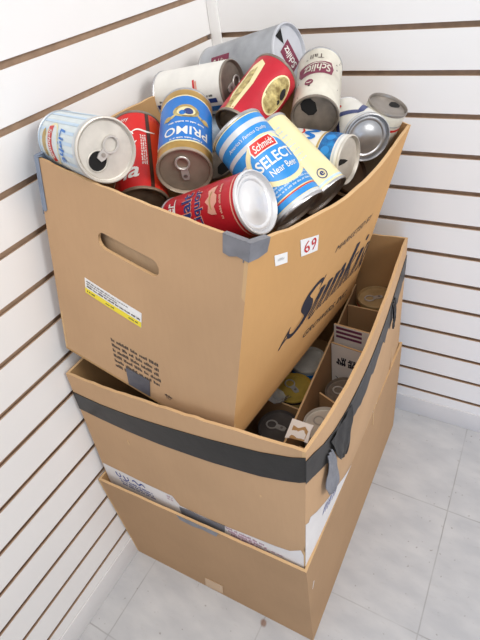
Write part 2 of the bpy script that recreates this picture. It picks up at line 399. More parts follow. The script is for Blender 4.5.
# black band: front run and side run in one mesh
acc = Acc(); P = mid_front
tf = [(0, .2485), (.06, .2455), (.12, .2465), (.174, .2500), (.25, .2555), (.326, .2635), (.366, .272), (P.W+.0004, .279)]
bf = [(P.W+.0004, .236), (.376, .2310), (.355, .2240), (.3228, .2165), (.25, .2085), (.1626, .2045), (.10, .2052), (.05, .2075), (0, .2105)]
sheet(acc, [tf[::-1]+bf[::-1]], P.P, .0008, BLACKTAPE, BLACKTAPE, BLACKTAPE, .012, .0012)
P = mid_right
tr = [(-.0008, .279), (.018, .274), (.04, .264), (.07, .257), (.11, .254), (.2, .254), (.3, .256), (.4, .258), (P.W, .258)]
r6 = random.Random(11)
br_ = [(P.W, .232)]+[(P.W-.012*k, .216+r6.uniform(-.007, .007)-(0.008 if P.W-.012*k < .2 else 0)) for k in range(1, 38)]+[(.035, .222), (.016, .231), (-.0008, .238)]
sheet(acc, [tr[::-1]+br_[::-1]], P.P, .0008, BLACKTAPE, BLACKTAPE, BLACKTAPE, .012, .0012)
acc.build('black_tape_band', mid)['label'] = 'black tape band'
def free_strip(name, parent, pts, m, th=.0008, label=None):
    """pts: list of cross pairs (left point, right point) down a loose strip."""
    acc = Acc(); n = 7; rows = []
    for i in range(len(pts)-1):
        for k in range(4):
            t = k/4; rows.append((V3(pts[i][0], pts[i+1][0], t), V3(pts[i][1], pts[i+1][1], t)))
    rows.append(pts[-1]); V = []
    for j, (l, r) in enumerate(rows):
        for k in range(n):
            p = V3(l, r, k/(n-1)); w = .0012*math.sin(k*2.1+j*.7); V.append((p[0]+w, p[1], p[2]))
    F = [(j*n+k, j*n+k+1, (j+1)*n+k+1, (j+1)*n+k) for j in range(len(rows)-1) for k in range(n-1)]
    o = len(V); V2 = [(p[0]-th, p[1], p[2]) for p in V]
    acc.add(V+V2, F+[tuple(i+o for i in f[::-1]) for f in F], m, True)
    ob = acc.build(name, parent)
    if label: ob['label'] = label
    return ob
mr = mid_right.P
free_strip('loose_tape_end', mid, [(mr(.050, .232, .003), mr(.062, .232, .003)), (mr(.046, .205, .006), mr(.070, .202, .007)), (mr(.040, .180, .008), mr(.074, .176, .010)), (mr(.044, .162, .010), mr(.070, .158, .012)), (mr(.054, .152, .011), mr(.062, .150, .012))], DUCT, label='grey torn tape end hanging down')
free_strip('tape_fold', mid, [(mr(.058, .250, .0025), mr(.125, .250, .0025)), (mr(.066, .225, .006), mr(.122, .222, .006)), (mr(.076, .200, .008), mr(.112, .198, .009)), (mr(.084, .186, .008), mr(.098, .184, .009))], BLACKTAPE, label='crumpled black tape fold')
gs = free_strip('grey_tape_scrap', mid, [(mr(.352, .252, .002), mr(.372, .252, .002)), (mr(.350, .225, .005), mr(.366, .222, .006)), (mr(.346, .205, .006), mr(.358, .203, .006))], BLACKTAPE)
strip('duct_tape_patch', mid, mid_front, [[(.1635, .0462), (.185, .050), (.21, .0492), (.2512, .0535), (.2475, .029), (.22, .0265), (.19, .026), (.165, .0225)]], DUCT, .0012, label='grey duct tape patch')
# dividers
def board(name, parent, p0, p1, z0, z1, th=.003, m=KRAFT_DIV, rng_=rng, dips=0., dec=None):
    Pn = Panel((*p0, z0), (*p1, z0), (*p1, z1), (*p0, z1)); acc = Acc()
    top = jag(Pn.W, 0, Pn.H, dips, max(4, int(Pn.W/.03)), rng_)
    sheet(acc, [[(0, 0), (Pn.W, 0)]+top], Pn.P, th, m, m, KRAFT_EDGE, .04)
    if dec: dec(acc, Pn)
    return acc.build(name, parent)
zb = .2372
board('divider', mid, (.330, -.553), (.2965, -.074), zb, .412, dips=.0015)
board('divider', mid, (.205, -.553), (.197, -.074), zb, .405); board('divider', mid, (.102, -.553), (.102, -.074), zb, .405)
board('divider', mid, (.330, -.440), (.384, -.446), zb, .372); board('divider', mid, (.3205, -.3325), (.386, -.358), zb, .376, dips=.001)
board('divider', mid, (.204, -.358), (.314, -.366), zb, .358); board('divider', mid, (.303, -.142), (.390, -.142), zb, .412)
def card_print(acc, P):
    lay(acc, [rect(.0005, .02, P.W-.0005, P.H-.0008)], P.P, .0003, WHITEBOARD, .03, .03)
    write(acc, 'MADE IN', P.P, .0006, INK, .042, .137, .060, .0150, math.pi, .035)
    r = random.Random(4)
    word_bars(acc, P.P, .0006, INK, -.070, -.149, .050, .0075, r, math.pi, 0, 0); word_bars(acc, P.P, .0006, INK, -.072, -.136, .062, .0065, r, math.pi, 0, 0)
    V, F = ribbon([(.008, .098), (.02, .090), (.045, .089), (.06, .094), (.050, .098)], [.0015, .0028, .0035, .003, .001]); lay_mesh(acc, V, F, P.P, .0006, INK)
cd = board('divider', mid, (.3105, -.249), (.392, -.257), zb, .413, m=KRAFT_DIV, dec=card_print); cd['label'] = 'white printed divider'
def purple(acc, P):
    for k in range(3): lay(acc, [rect(.004, P.H-.003-.0095*k-.0055, .050, P.H-.003-.0095*k)], P.P, .0005, PURPLE, .03, .03)
pc = board('divider', mid, (.309, -.231), (.391, -.236), zb, .440, m=WHITEBOARD, dec=purple); pc['label'] = 'white divider with plum stripes'
# torn white corner flap leaning out of the rim
acc = Acc(); q = Panel((.3402, -.4940, .468), (.3720, -.4940, .473), (.3735, -.4750, .487), (.3420, -.4715, .482), mid=.003)
sheet(acc, [[(0, 0), (q.W*.5, .002), (q.W, 0), (q.W*.96, q.H*.7), (q.W, q.H), (0, q.H)]], q.P, .002, WHITEBOARD, KRAFT_IN, WHITEBOARD, .01)
lay(acc, [[(.006, .001), (q.W*.85, .001), (q.W*.88, q.H*.6), (q.W*.7, q.H*.8), (q.W*.45, q.H*.62), (.006, q.H*.7)]], q.P, .0004, KRAFT_IN)
acc.build('torn_flap', mid)['label'] = 'torn white and brown flap'
# --- upper carton
up = empty('fruit_carton', (.16, -.32, .49)); tag(up, 'tan fruit carton tilted on top of the stack, heaped full of cans', 'carton', 'stacked cardboard cartons')
def up_front_print(acc, P):
    r = random.Random(8); a = .03
    for k in range(6):
        word_bars(acc, P.P, .0004, INK_GREY, .0, -.0088*k, .080 if k < 5 else .055, .0052, r, a, .0985, .0650)
    word_bars(acc, P.P, .0004, INK_GREY, 0, 0, .012, .004, r, a, .186, .021)
    write(acc, 'NO', P.P, .0005, INK_GREY, .192, .0195, .007, .005, a)
acc = Acc(); sheet(acc, [rect(.06, .10, top_front.W-.02, top_front.H-.03)], top_front.P, .002, KRAFT_LINER, KRAFT_LINER, KRAFT_LINER, .02, -.012); acc.build('inner_liner', up)
panel('front_panel', up, top_front, TH, KRAFT, holes=[stadium(.1118, .2153, .1807, .2123, .0105)], decals=up_front_print, m_in=KRAFT_IN)
SLOPE = -.155
def word(acc, S, glyph_strokes, ox, oy, k, m, off, ds=.01, kx=1.):
    for pts, ws in glyph_strokes:
        V, F = ribbon(pts, ws, 5)
        V = [(x*kx+.30*y, y) for x, y in V]
        lay_mesh(acc, turn(V, ox, oy, SLOPE, k), F, S, off, m, ds, .03)
TS, TN = .40, .07
G_S = [([(.98, 1.02), (.86, 1.20), (.55, 1.22), (.26, 1.02), (.34, .78), (.70, .56), (.92, .34), (.80, .06), (.44, -.08), (.12, .04), (-.02, .26)], [.06, .12, .17, .28, .36, .40, .36, .26, .15, .10, .06]),
       ([(.96, 1.30), (.99, 1.12), (.96, .92)], [.05, .06, .03]), ([(-.12, -.22), (-.06, .06), (0, .32)], [.10, .08, .04]), ([(-.14, -.24), (.02, -.06), (.3, -.02)], [.06, .07, .03])]
def stem(x, y0, y1, w=TS): return ([(x, y0), (x, (y0+y1)/2), (x, y1)], [w, w, w])
def serif(x, y, l=.24, r=.2, w=.07): return ([(x-l, y), (x, y), (x+r, y)], [w, w, w])
G_u = [stem(.16, .12, .84), serif(.10, .86, .16, .14), ([(.16, .25), (.24, .02), (.44, .0), (.62, .18)], [.28, .20, .13, .06]), stem(.70, .06, .84), serif(.62, .86, .14, .16), serif(.78, .035, .12, .2)]
G_n = [stem(.16, .06, .84), serif(.10, .86, .16, .14), serif(.16, .035, .22, .24), ([(.24, .62), (.42, .86), (.60, .88), (.72, .66)], [.06, .13, .20, .28]), stem(.74, .06, .70), serif(.74, .035, .22, .26)]
G_k = [stem(.16, .06, 1.30), serif(.10, 1.32, .16, .14), serif(.16, .035, .22, .22), ([(.24, .40), (.48, .64), (.66, .82)], [.08, .10, .12]), serif(.66, .86, .16, .2), ([(.36, .56), (.54, .30), (.76, .06)], [.20, .28, .30]), serif(.76, .035, .22, .24)]
G_i = [stem(.14, .06, .84), serif(.08, .86, .16, .14), serif(.14, .035, .22, .24), ([(.12, 1.10), (.14, 1.18), (.16, 1.26)], [.26, .28, .24])]
G_s = [([(.52, .66), (.44, .84), (.24, .84), (.12, .66), (.26, .50), (.46, .34), (.50, .14), (.34, .02), (.12, .06), (.04, .24)], [.06, .08, .12, .18, .22, .22, .18, .12, .08, .06])]
G_t = [stem(.16, .10, 1.10, .26), serif(.18, .84, .26, .28), ([(.18, .18), (.28, .02), (.46, .06), (.54, .20)], [.26, .16, .10, .05])]
def up_right_print(acc, P):
    S = lambda x, y, off=0.: P.P(min(x, P.W-.0015), y, off)
    k = .054; x0, y0 = .104, .1150
    c, s = math.cos(SLOPE), math.sin(SLOPE); adv = 0.
    for g, w, kk in ((G_S, 1.18, 1.0), (G_u, 1.10, 1), (G_n, 1.12, 1), (G_k, 1.12, 1), (G_i, .50, 1), (G_s, .70, .55), (G_t, .6, .55)):
        word(acc, S, g, x0+adv*k*c, y0+adv*k*s, k, INK, .0004, .01, kk); adv += w*kk
    # the open diagonal lines that lighten the lower half of the lettering
    for j in range(26):
        x = .98+.235*j*1.0
        if x > 5.2: break
        V, F = ribbon([(x, -.02), (x+.22, .26), (x+.46, .52)], [.055, .04, .015], 3)
        lay_mesh(acc, turn(V, x0, y0, SLOPE, k), F, S, .0006, KRAFT_BOUNCE, .01, .03)
    V, F = ribbon([(.14, .16), (.44, .06), (.70, .24), (.74, .40)], [.03, .05, .05, .02], 5); lay_mesh(acc, turn(V, x0, y0, SLOPE, k), F, S, .0006, KRAFT_BOUNCE, .01, .03)
    write(acc, 'GROWERS, INC.', S, .0004, INK_GREY, .275, .0480, .195, .0150, SLOPE-.02, .012, .2, .01)
    write(acc, 'MARKETED BY', S, .0004, INK_GREY, .270, .2000, .165, .0105, SLOPE, .0, 0, .01)
panel('side_panel', up, top_right, TH, KRAFT_BOUNCE, decals=up_right_print, rim=.0012)['label'] = 'long side panel with large dark lettering'
panel('back_panel', up, top_back, TH, KRAFT); panel('side_panel', up, top_left, TH, KRAFT)
quad_floor('bottom_panel', up, [TB['FLb'], TB['FRb'], TB['BRb'], TB['BLb']], KRAFT_IN)
# shipping label
acc = Acc(); P = top_front; lb = [(.0635, .1240), (.1578, .1190), (.1603, .1415), (.0661, .1472)]
sheet(acc, [lb], P.P, .0003, PAPER, PAPER, PAPER, .02, .0006)
lay(acc, [[(.0635, .1240), (.1578, .1190), (.1588, .1272), (.0645, .1322)]], P.P, .0009, PAPER_Y)
r = random.Random(2)
for k, (y, h, w) in enumerate(((.1425, .0018, .07), (.1388, .0018, .055), (.1345, .0026, .088))): word_bars(acc, P.P, .0011, INK_GREY, 0, 0, w, h, r, -.055, .0685, y)
for x in (.067, .100, .138): word_bars(acc, P.P, .0011, INK_GREY, 0, 0, .014, .0022, r, -.055, x, .1268-(x-.067)*.05)
acc.build('shipping_label', up)['label'] = 'white and yellow paper label'
# price stickers
acc = Acc(); P = top_right
sheet(acc, [[(.0774, .2592), (.1126, .2506), (.1008, .2766), (.0656, .2851)]], P.P, .0003, PAPER, PAPER, PAPER, .02, .0006)
def st(u, v): 
    A, B, C, D = (.0774, .2592), (.1126, .2506), (.1008, .2766), (.0656, .2851)
    return tuple((A[i]*(1-u)+B[i]*u)*(1-v)+(D[i]*(1-u)+C[i]*u)*v for i in (0, 1))
for pts in ([(.42, .84), (.26, .62), (.2, .36), (.3, .2), (.44, .3), (.38, .5), (.24, .44)], [(.78, .64), (.66, .54), (.62, .74), (.74, .86), (.82, .72), (.78, .45), (.66, .2)]):
    V, F = ribbon([st(*p) for p in pts], [.0022]*len(pts)); lay_mesh(acc, V, F, P.P, .0009, INK_RED)
acc.build('price_sticker', up)['label'] = 'white sticker with a red handwritten 69'
acc = Acc(); sheet(acc, [[(.0351, .2668), (.0533, .2633), (.0489, .2780), (.0306, .2812)]], P.P, .0003, PAPER, PAPER, PAPER, .02, .0006)
word_bars(acc, P.P, .0009, mat('faint_ink', srgb(200, 198, 196), .8), 0, 0, .010, .003, r, SLOPE, .0365, .2725)
acc.build('price_sticker', up)['label'] = 'small blank white sticker'
# duct tape on the corners
def corner_tape(name, parent, fl, fr_, Pf, Pr, m, label, fold=True):
    acc = Acc()
    sheet(acc, [fl], Pf.P, .0007, m, m, m, .01, .0011)
    if fr_: sheet(acc, [fr_], Pr.P, .0007, m, m, m, .01, .0011)
    if fold:    # folded over the rim to the inside
        for loop, Pn in ((fl, Pf), (fr_, Pr)):
            if not loop: continue
            x0, x1 = min(p[0] for p in loop), max(p[0] for p in loop)
            sheet(acc, [rect(x0, Pn.H-.022, x1, Pn.H+.0012)], Pn.P, .0007, m, m, m, .01, -TH-.0006)
            V = [Pn.P(x, Pn.H+.0012, o) for x in (x0, (x0+x1)/2, x1) for o in (.0011, -TH-.0006)]
            acc.add(V, [(0, 2, 3, 1), (2, 4, 5, 3)], m)
    ob = acc.build(name, parent); ob['label'] = label
W_, H_ = top_front.W, top_front.H
corner_tape('duct_tape_patch', up, [(.2690, .2640), (.276, .2625), (.284, .2655), (W_+.0008, .2640), (W_+.0008, H_+.001), (.2680, H_+.001)],
            [(-.0008, .2860), (.010, .2868), (.0195, .2905), (.0205, top_right.H+.001), (-.0008, top_right.H+.001)], top_front, top_right, DUCT, 'grey duct tape over the near corner')
corner_tape('duct_tape_patch', up, [(-.0008, .214), (.004, .212), (.009, .216), (.0085, H_+.001), (-.0008, H_+.001)],
            [(.352, .222), (top_left.W+.0008, .214), (top_left.W+.0008, top_left.H+.001), (.350, top_left.H+.001)], top_front, top_left, DUCT_B, 'blue grey duct tape over the wall side corner')
acc = Acc(); f0 = top_front.P(.0005, H_+.001, .0014); f1 = top_front.P(.0005, .213, .0014)
o0 = (f0[0]-.0150, f0[1]+.010, f0[2]+.0035); o1 = (f1[0]-.001, f1[1]+.006, f1[2]); om = (f0[0]-.0140, f0[1]+.009, f0[2]-.030); fm = V3(f0, f1, .5)
b0 = top_left.P(top_left.W-.05, top_left.H+.001, .002); bm_ = top_left.P(top_left.W-.045, top_left.H-.035, .002)
acc.add([f0, fm, f1, o1, om, o0, b0, bm_], [(0, 5, 4, 1), (1, 4, 3, 2), (5, 6, 7, 4), (4, 7, 3), (0, 6, 5)], DUCT_B, True)
tf_ = acc.build('duct_tape_fold', up); tf_['label'] = 'loose blue grey tape fold at the wall side corner'
md = tf_.modifiers.new('thickness', 'SOLIDIFY'); md.thickness = .0008; md = tf_.modifiers.new('soft', 'SUBSURF'); md.levels = 2; md.render_levels = 2
acc = Acc(); Pn = top_left; x0, x1 = .312, .352
sheet(acc, [rect(x0, Pn.H-.022, x1, Pn.H+.0012)], Pn.P, .0007, DUCT_B, DUCT_B, DUCT_B, .01, -TH-.0006)
sheet(acc, [rect(x0, Pn.H-.03, x1, Pn.H+.0012)], Pn.P, .0007, DUCT_B, DUCT_B, DUCT_B, .01, .0011)
Vv = [Pn.P(x, Pn.H+.0012, o) for x in (x0, (x0+x1)/2, x1) for o in (.0011, -TH-.0006)]; acc.add(Vv, [(0, 2, 3, 1), (2, 4, 5, 3)], DUCT_B)
acc.build('duct_tape_patch', up)['label'] = 'blue grey duct tape folded over the wall side rim'
strip('duct_tape_patch', up, top_front, [[(.1205, .000), (.1585, .001), (.1614, .0320), (.150, .0325), (.1372, .0315), (.1195, .0305)]], mat('dark_duct_tape', srgb(92, 92, 100), .4, noise=.25, scale=45, bump=.4), .0012, label='dark grey duct tape at the lower edge')
for p_ in (low, mid, up): under(p_)

# ------------------------------------------------------------------ cans
CAN_R = .034
def lathe(acc, prof, m, n=44, smooth=True):
    V = []; F = []
    for r, z in prof:
        for k in range(n): V.append((r*math.cos(2*math.pi*k/n), r*math.sin(2*math.pi*k/n), z))
    for j in range(len(prof)-1):
        for k in range(n): F.append((j*n+k, j*n+(k+1) % n, (j+1)*n+(k+1) % n, (j+1)*n+k))
    acc.add(V, F, m, smooth)
def disc(acc, r, z, m, up_=True, n=44):
    V = [(r*math.cos(2*math.pi*k/n), r*math.sin(2*math.pi*k/n), z) for k in range(n)]
    acc.add(V, [tuple(range(n)) if up_ else tuple(range(n))[::-1]], m)
class Can: pass
def make_can(name, label, cat, group, A, B, top, body, decals=None, lid=STEEL, base=STEEL, opening=None, tab=None, lid_decals=None, roll=0., L=None, taper=False, dent=None, cam=Vector((.536, -.830, .992)), lid_turn=0., seam=None, radius=CAN_R):
    A, B = Vector(A), Vector(B)
    bot, tp_ = (B, A) if top == 'A' else (A, B)
    ax = (tp_-bot); H = L or ax.length; ax.normalize()
    to = cam-(bot+tp_)/2; x = to-ax*to.dot(ax); x.normalize()
    x = Matrix.Rotation(roll, 3, ax) @ x; y = ax.cross(x)
    M = Matrix((x, y, ax)).transposed().to_4x4(); M.translation = bot
    root = empty(name, matrix=M); tag(root, label, cat, group)
    R = CAN_R-.0006; rt = R*.90 if taper else R
    # body with its printing
    acc = Acc(); n = 48
    zs = [.0032, .006]+[.006+(H-.018)*k/6 for k in range(1, 7)]+[H-.0075, H-.0034]
    rs = [R*.985, R]+[R]*6+[(R+rt)/2, rt*.985]
    def rad_at(t):
        for i in range(len(zs)-1):
            if t <= zs[i+1]: return rs[i]+(rs[i+1]-rs[i])*max(0, (t-zs[i]))/(zs[i+1]-zs[i])
        return rs[-1]
    def dd(th, t):
        if not dent: return 0.
        s = 0.
        for (a0, t0, aw, tw, dp) in dent:
            da = (th-a0+math.pi) % (2*math.pi)-math.pi
            s += dp*math.exp(-(da/aw)**2-((t-t0)/tw)**2)
        return s
    V = []; F = []
    fine = []
    for i in range(len(zs)-1):
        fine += [zs[i]+(zs[i+1]-zs[i])*k/2 for k in range(2)]
    fine.append(zs[-1])
    for t in fine:
        for k in range(n):
            th = 2*math.pi*k/n; r = rad_at(t)-dd(th, t); V.append((r*math.cos(th), r*math.sin(th), t))
    for j in range(len(fine)-1):
        for k in range(n): F.append((j*n+k, j*n+(k+1) % n, (j+1)*n+(k+1) % n, (j+1)*n+k))
    acc.add(V, F, body, True)
    def S(s, t, off=0.):
        th = s/CAN_R; r = rad_at(t)-dd(th, t)+off+.00012
        return (r*math.cos(th), r*math.sin(th), t)
    if seam:
        lay(acc, [rect(seam[0]-.0016, .004, seam[0]+.0016, H-.0045)], S, .0003, C_SEAM if len(seam) < 2 else seam[1])
    if decals: decals(acc, S, H)
    acc.build('body', root)
    # top end
    acc = Acc()
    lathe(acc, [(rt*.97, H-.0045), (rt*1.012, H-.0036), (rt*1.018, H-.0018), (rt*1.0, H-.0003), (rt*.965, H), (rt*.945, H-.0012), (rt*.925, H-.0048), (rt*.895, H-.0052), (rt*.875, H-.0042), (rt*.86, H-.0042), (rt*.60, H-.0040), (rt*.02, H-.0040)], lid)
    disc(acc, rt*.02, H-.0040, lid)
    def T(px, py, off=0.):
        c, s = math.cos(lid_turn), math.sin(lid_turn)
        return (px*c-py*s, px*s+py*c, H-.0038+off)
    if lid_decals: lid_decals(acc, T)
    if opening == 'keg':        # round mouth with a punched lip
        lay(acc, [ell(.0145, 0, .0108, .0098)], T, .0001, MOUTH_SHADE, 0, 0); lathe_ring(acc, T, .0145, 0, .0112, lid)
    elif opening == 'tear':
        lay(acc, [[(.006, -.0025), (.012, -.0065), (.020, -.0085), (.026, -.006), (.0275, 0), (.026, .006), (.020, .0085), (.012, .0065), (.006, .0025)]], T, .0001, MOUTH_SHADE, 0, 0)
    elif opening == 'punch':    # triangular church-key hole
        lay(acc, [[(.0285, -.0072), (.0285, .0072), (.013, 0)]], T, .0001, MOUTH_SHADE, 0, 0)
    elif opening == 'slit':
        lay(acc, [[(.026, -.001), (.022, .005), (.006, .0035), (-.004, .001), (.006, -.002), (.020, -.004)]], T, .0001, MOUTH_SHADE, 0, 0)
    elif opening == 'big':
        lay(acc, [[(.027, -.008), (.030, 0), (.027, .008), (.018, .011), (.006, .007), (.003, 0), (.006, -.007), (.018, -.011)]], T, .0001, MOUTH_SHADE, 0, 0)
    acc.build('lid', root)
    if tab:
        acc = Acc()
        def tz(px, py, k): return Vector(T(px, py, k))
        cx = -.004 if tab == 'ring' else 0.
        # ring lying on the lid with a tongue running to the rivet
        N_ = 20; ring = []
        for k in range(N_):
            a_ = 2*math.pi*k/N_
            for j in range(6):
                b_ = 2*math.pi*j/6; rr = 1+.17*math.cos(b_)
                ring.append(T(cx-.008+.0088*math.cos(a_)*rr, .0078*math.sin(a_)*rr, .0018+.0013*math.sin(b_)))
        acc.add(ring, [(k*6+j, ((k+1) % N_)*6+j, ((k+1) % N_)*6+(j+1) % 6, k*6+(j+1) % 6) for k in range(N_) for j in range(6)], TABM, True)
        Pq = [(cx-.001, -.0042), (.008, -.0046), (.0125, -.003), (.0125, .003), (.008, .0046), (cx-.001, .0042)]
        lo = [T(px, py, .0004) for px, py in Pq]; hi = [T(px, py, .0022) for px, py in Pq]
        acc.add(lo+hi, [(6, 7, 8, 9, 10, 11)]+[(i, (i+1) % 6, (i+1) % 6+6, i+6) for i in range(6)], TABM)
        acc.add([T(.006+.0024*math.cos(q), .0024*math.sin(q), .0030) for q in [2*math.pi*i/12 for i in range(12)]], [tuple(range(12))], STEEL_D)
        acc.build('pull_tab', root)
    # bottom end
    acc = Acc()
    lathe(acc, [(R*.02, .0040), (R*.42, .0040), (R*.45, .0047), (R*.70, .0047), (R*.73, .0038), (R*.80, .0030), (R*.84, .0034), (R*.87, .0056), (R*.90, .0060), (R*.925, .0048), (R*.945, .0012), (R*.965, 0), (R*1.0, .0003), (R*1.018, .0018), (R*1.012, .0036), (R*.97, .0045)], base)
    disc(acc, R*.02, .0040, base, False)
    acc.build('base', root)
    if radius != CAN_R:
        k = radius/CAN_R
        for ch in root.children: ch.data.transform(Matrix.Diagonal((k, k, 1, 1)))
    return root
def lathe_ring(acc, T, cx, cy, r, m):
    n = 24; V = []
    for k in range(n):
        a_ = 2*math.pi*k/n
        for rr, z in ((r*.93, .0002), (r*1.0, .0012), (r*1.1, .0002)): V.append(T(cx+rr*math.cos(a_), cy+rr*.92*math.sin(a_), z))
    acc.add(V, [(k*3+j, ((k+1) % n)*3+j, ((k+1) % n)*3+j+1, k*3+j+1) for k in range(n) for j in range(2)], m, True)
HALF = math.pi*CAN_R
def band(acc, S, t0, t1, m, off=.0002): lay(acc, [rect(-HALF, t0, HALF, t1)], S, off, m, .0045, .02)
GROUP = 'empty cans heaped in the upper carton'
# -- printing of each can; s runs round the can, t up it, 0 faces the open side
def p_light(a, S, H):
    for k in range(9): lay(a, [rect(-.05+.011*k, .012, -.0465+.011*k, H-.012)], S, .0002, C_PALEBLUE)
    lay(a, [ell(0, .050, .024, .020)], S, .0003, C_CREAM); lay(a, [ell(0, .050, .0215, .0175)], S, .0004, C_ICE)
    lay(a, [turn(rect(-.020, -.0062, .020, .0062), 0, .046, .12)], S, .0006, C_RED); write(a, 'Schmidt', S, .0008, C_WHITE, 0, .0462, .033, .0085, .12, .01, .3)
    write(a, 'Light', S, .0006, C_BLUE, -.001, .078, .036, .0185, .05, .02, .15)
    lay(a, [ell(0, .026, .016, .006)], S, .0004, C_TAN); band(a, S, .004, .010, C_PALEBLUE); band(a, S, H-.011, H-.006, C_SILVERBAND)
def script_cola(a, S, x, y, k, m, tail):
    # flowing capital C followed by round letters
    V, F = ribbon([(.62, .92), (.52, 1.12), (.28, 1.06), (.06, .66), (.06, .22), (.28, .0), (.56, .14), (.8, .42)], [.06, .12, .16, .2, .22, .18, .10, .05])
    lay_mesh(a, turn(V, x, y, 0, k), F, S, .0004, m)
    V, F = ribbon([(.5, 1.1), (.9, 1.30), (1.5, 1.18), (2.1, 1.28)], [.05, .12, .14, .04]); lay_mesh(a, turn(V, x, y, 0, k), F, S, .0004, m)
    if tail: write(a, tail, S, .0005, m, x+k*(.9+.25*len(tail)), y+k*.42, k*.5*len(tail), k*.8, .05, .02, .3)
def p_coke(a, S, H):
    lay(a, [rect(.018, .004, .050, H-.004)], S, .0002, C_ORANGE_REFLECT); lay(a, [rect(.036, .05, .046, H-.02)], S, .0003, C_CREAM)  # orange reflection past the seam is painted on as a strip
    lay(a, [rect(.0125, .004, .0175, H-.0045)], S, .0004, C_SEAM)
    write(a, 'Enjoy', S, .0004, C_WHITE, -.018, .108, .018, .007, 0, 0, .2)
    script_cola(a, S, -.017, .064, .020, C_WHITE, ''); write(a, 'la', S, .0005, C_WHITE, -.012, .028, .022, .022, .05, .02, .3); script_cola(a, S, -.050, .022, .022, C_WHITE, 'o')
    r_ = random.Random(9)
    for k in range(3): word_bars(a, S, .0005, C_WHITE, 0, 0, .045, .0018, r_, math.pi/2, .0055+.0026*k, .036)
def p_primo(a, S, H):
    pn = [(-.046, .022), (-.03, .0185), (0, .0165), (.03, .0185), (.046, .022), (.046, .100), (.03, .105), (0, .1075), (-.03, .105), (-.046, .100)]
    lay(a, [pn], S, .0002, C_CREAM); lay(a, [[(x*.95, .062+(y-.062)*.945) for x, y in pn]], S, .0004, C_BLUE)
    write(a, 'PRIMO', S, .0006, C_WHITE, 0, .0875, .056, .0155, 0, .012)
    # crest: a cream shield with a crested head and gilt scrolls
    lay(a, [ell(.001, .050, .0165, .0125)], S, .0006, C_GOLDPRINT); lay(a, [ell(.001, .051, .0115, .0088)], S, .0008, C_CREAM)
    lay(a, [ell(-.002, .0515, .0058, .0062)], S, .0010, C_NAVY); lay(a, [ell(.0055, .054, .004, .0045)], S, .0010, C_BLUE)
    V, F = ribbon([(-.010, .044), (-.004, .0405), (.006, .041), (.012, .046)], [.002, .0045, .0045, .002]); lay_mesh(a, V, F, S, .0010, C_TAN)
    for sx in (-1, 1):
        V, F = ribbon([(sx*.014, .056), (sx*.020, .060), (sx*.026, .058), (sx*.030, .063)], [.003, .006, .005, .002]); lay_mesh(a, V, F, S, .0006, C_GOLDPRINT)
        lay(a, [ell(sx*.024, .061, .0042, .0046)], S, .0008, C_TAN)
    r_ = random.Random(5); word_bars(a, S, .0006, C_WHITE, -.022, .070, .044, .0028, r_); word_bars(a, S, .0006, C_WHITE, -.020, .1005, .040, .0022, r_)
def p_schlitz_script(a, S, x, y, w, h, rot, m):
    write(a, 'Schlitz', S, .0008, m, x, y, w, h, rot, .015, .35)
    c, s = math.cos(rot), math.sin(rot)
    V, F = ribbon([(-w*.45, -h*.55), (0, -h*.72), (w*.42, -h*.5)], [.0008, .0022, .0006]); lay_mesh(a, turn(V, x, y, rot), F, S, .0008, m)
def p_grey(a, S, H):
    r_ = random.Random(21)
    lay(a, [turn(rect(-.009, -.019, .009, .019), -.012, .050, 0)], S, .0003, C_MAROON); p_schlitz_script(a, S, -.012, .050, .030, .010, math.pi/2, C_OLDWHITE)
    for k in range(46):
        s_, t_ = r_.uniform(.006, .045), r_.uniform(.01, H-.01); lay(a, [ell(s_, t_, r_.uniform(.001, .0035), r_.uniform(.001, .005), 9)], S, .0004, STEEL_BR)
def l_grey(a, T):
    lay(a, [turn(rect(-.0160, -.0110, .0160, .0110), -.004, 0, .05)], T, .0002, C_MAROON, 0, 0)
    V, F = glyphs('Schlitz', .015, .35); lay_mesh(a, turn([(x*.028, y*.0115) for x, y in V], -.004, .0005, .05), F, T, .0004, C_WHITE, 0, 0)
def p_redgold(a, S, H):
    lay(a, [[(-.030, .004), (-.020, .004), (-.018, .05), (-.021, .085), (-.030, .092), (-.038, .08), (-.040, .03)]], S, .0002, C_CREAM)
    lay(a, [[(-.034, .004), (-.026, .004), (-.024, .05), (-.028, .078), (-.036, .07)]], S, .0003, C_GOLDPRINT)
    lay(a, [ell(.018, .060, .0185, .031)], S, .0002, C_CREAM); lay(a, [ell(.018, .060, .0165, .0285)], S, .0004, C_GOLDPRINT)
    lay(a, [ell(.026, .070, .005, .008, 12, .4)], S, .0006, C_BLACK); lay(a, [ell(.020, .052, .0035, .006, 12, -.5)], S, .0006, C_TAN)
    lay(a, [ell(.028, .056, .003, .005, 10)], S, .0006, C_BLACK)
def p_tall(a, S, H):
    bn = [(-.022, .040), (.028, .040), (.030, .056), (.026, .067), (-.020, .068), (-.025, .054)]
    lay(a, [turn([(x, y-.054) for x, y in bn], .004, .052, .14)], S, .0003, C_MAROON); p_schlitz_script(a, S, .004, .0535, .042, .017, .14, C_OLDWHITE)
    write(a, 'Tall', S, .0004, C_SEAM, .006, .024, .020, .010, 0, 0)
    lay(a, [ell(.014, .084, .0062, .0062)], S, .0003, C_MAROON); V, F = ribbon([(.010, .0835), (.014, .0855), (.018, .0835)], [.001, .002, .001]); lay_mesh(a, V, F, S, .0005, C_OLDWHITE)
    r_ = random.Random(31)
    for k in range(14): lay(a, [ell(r_.uniform(-.045, .045), r_.uniform(.01, H-.01), r_.uniform(.0006, .002), r_.uniform(.0006, .002), 8)], S, .0003, C_SEAM)
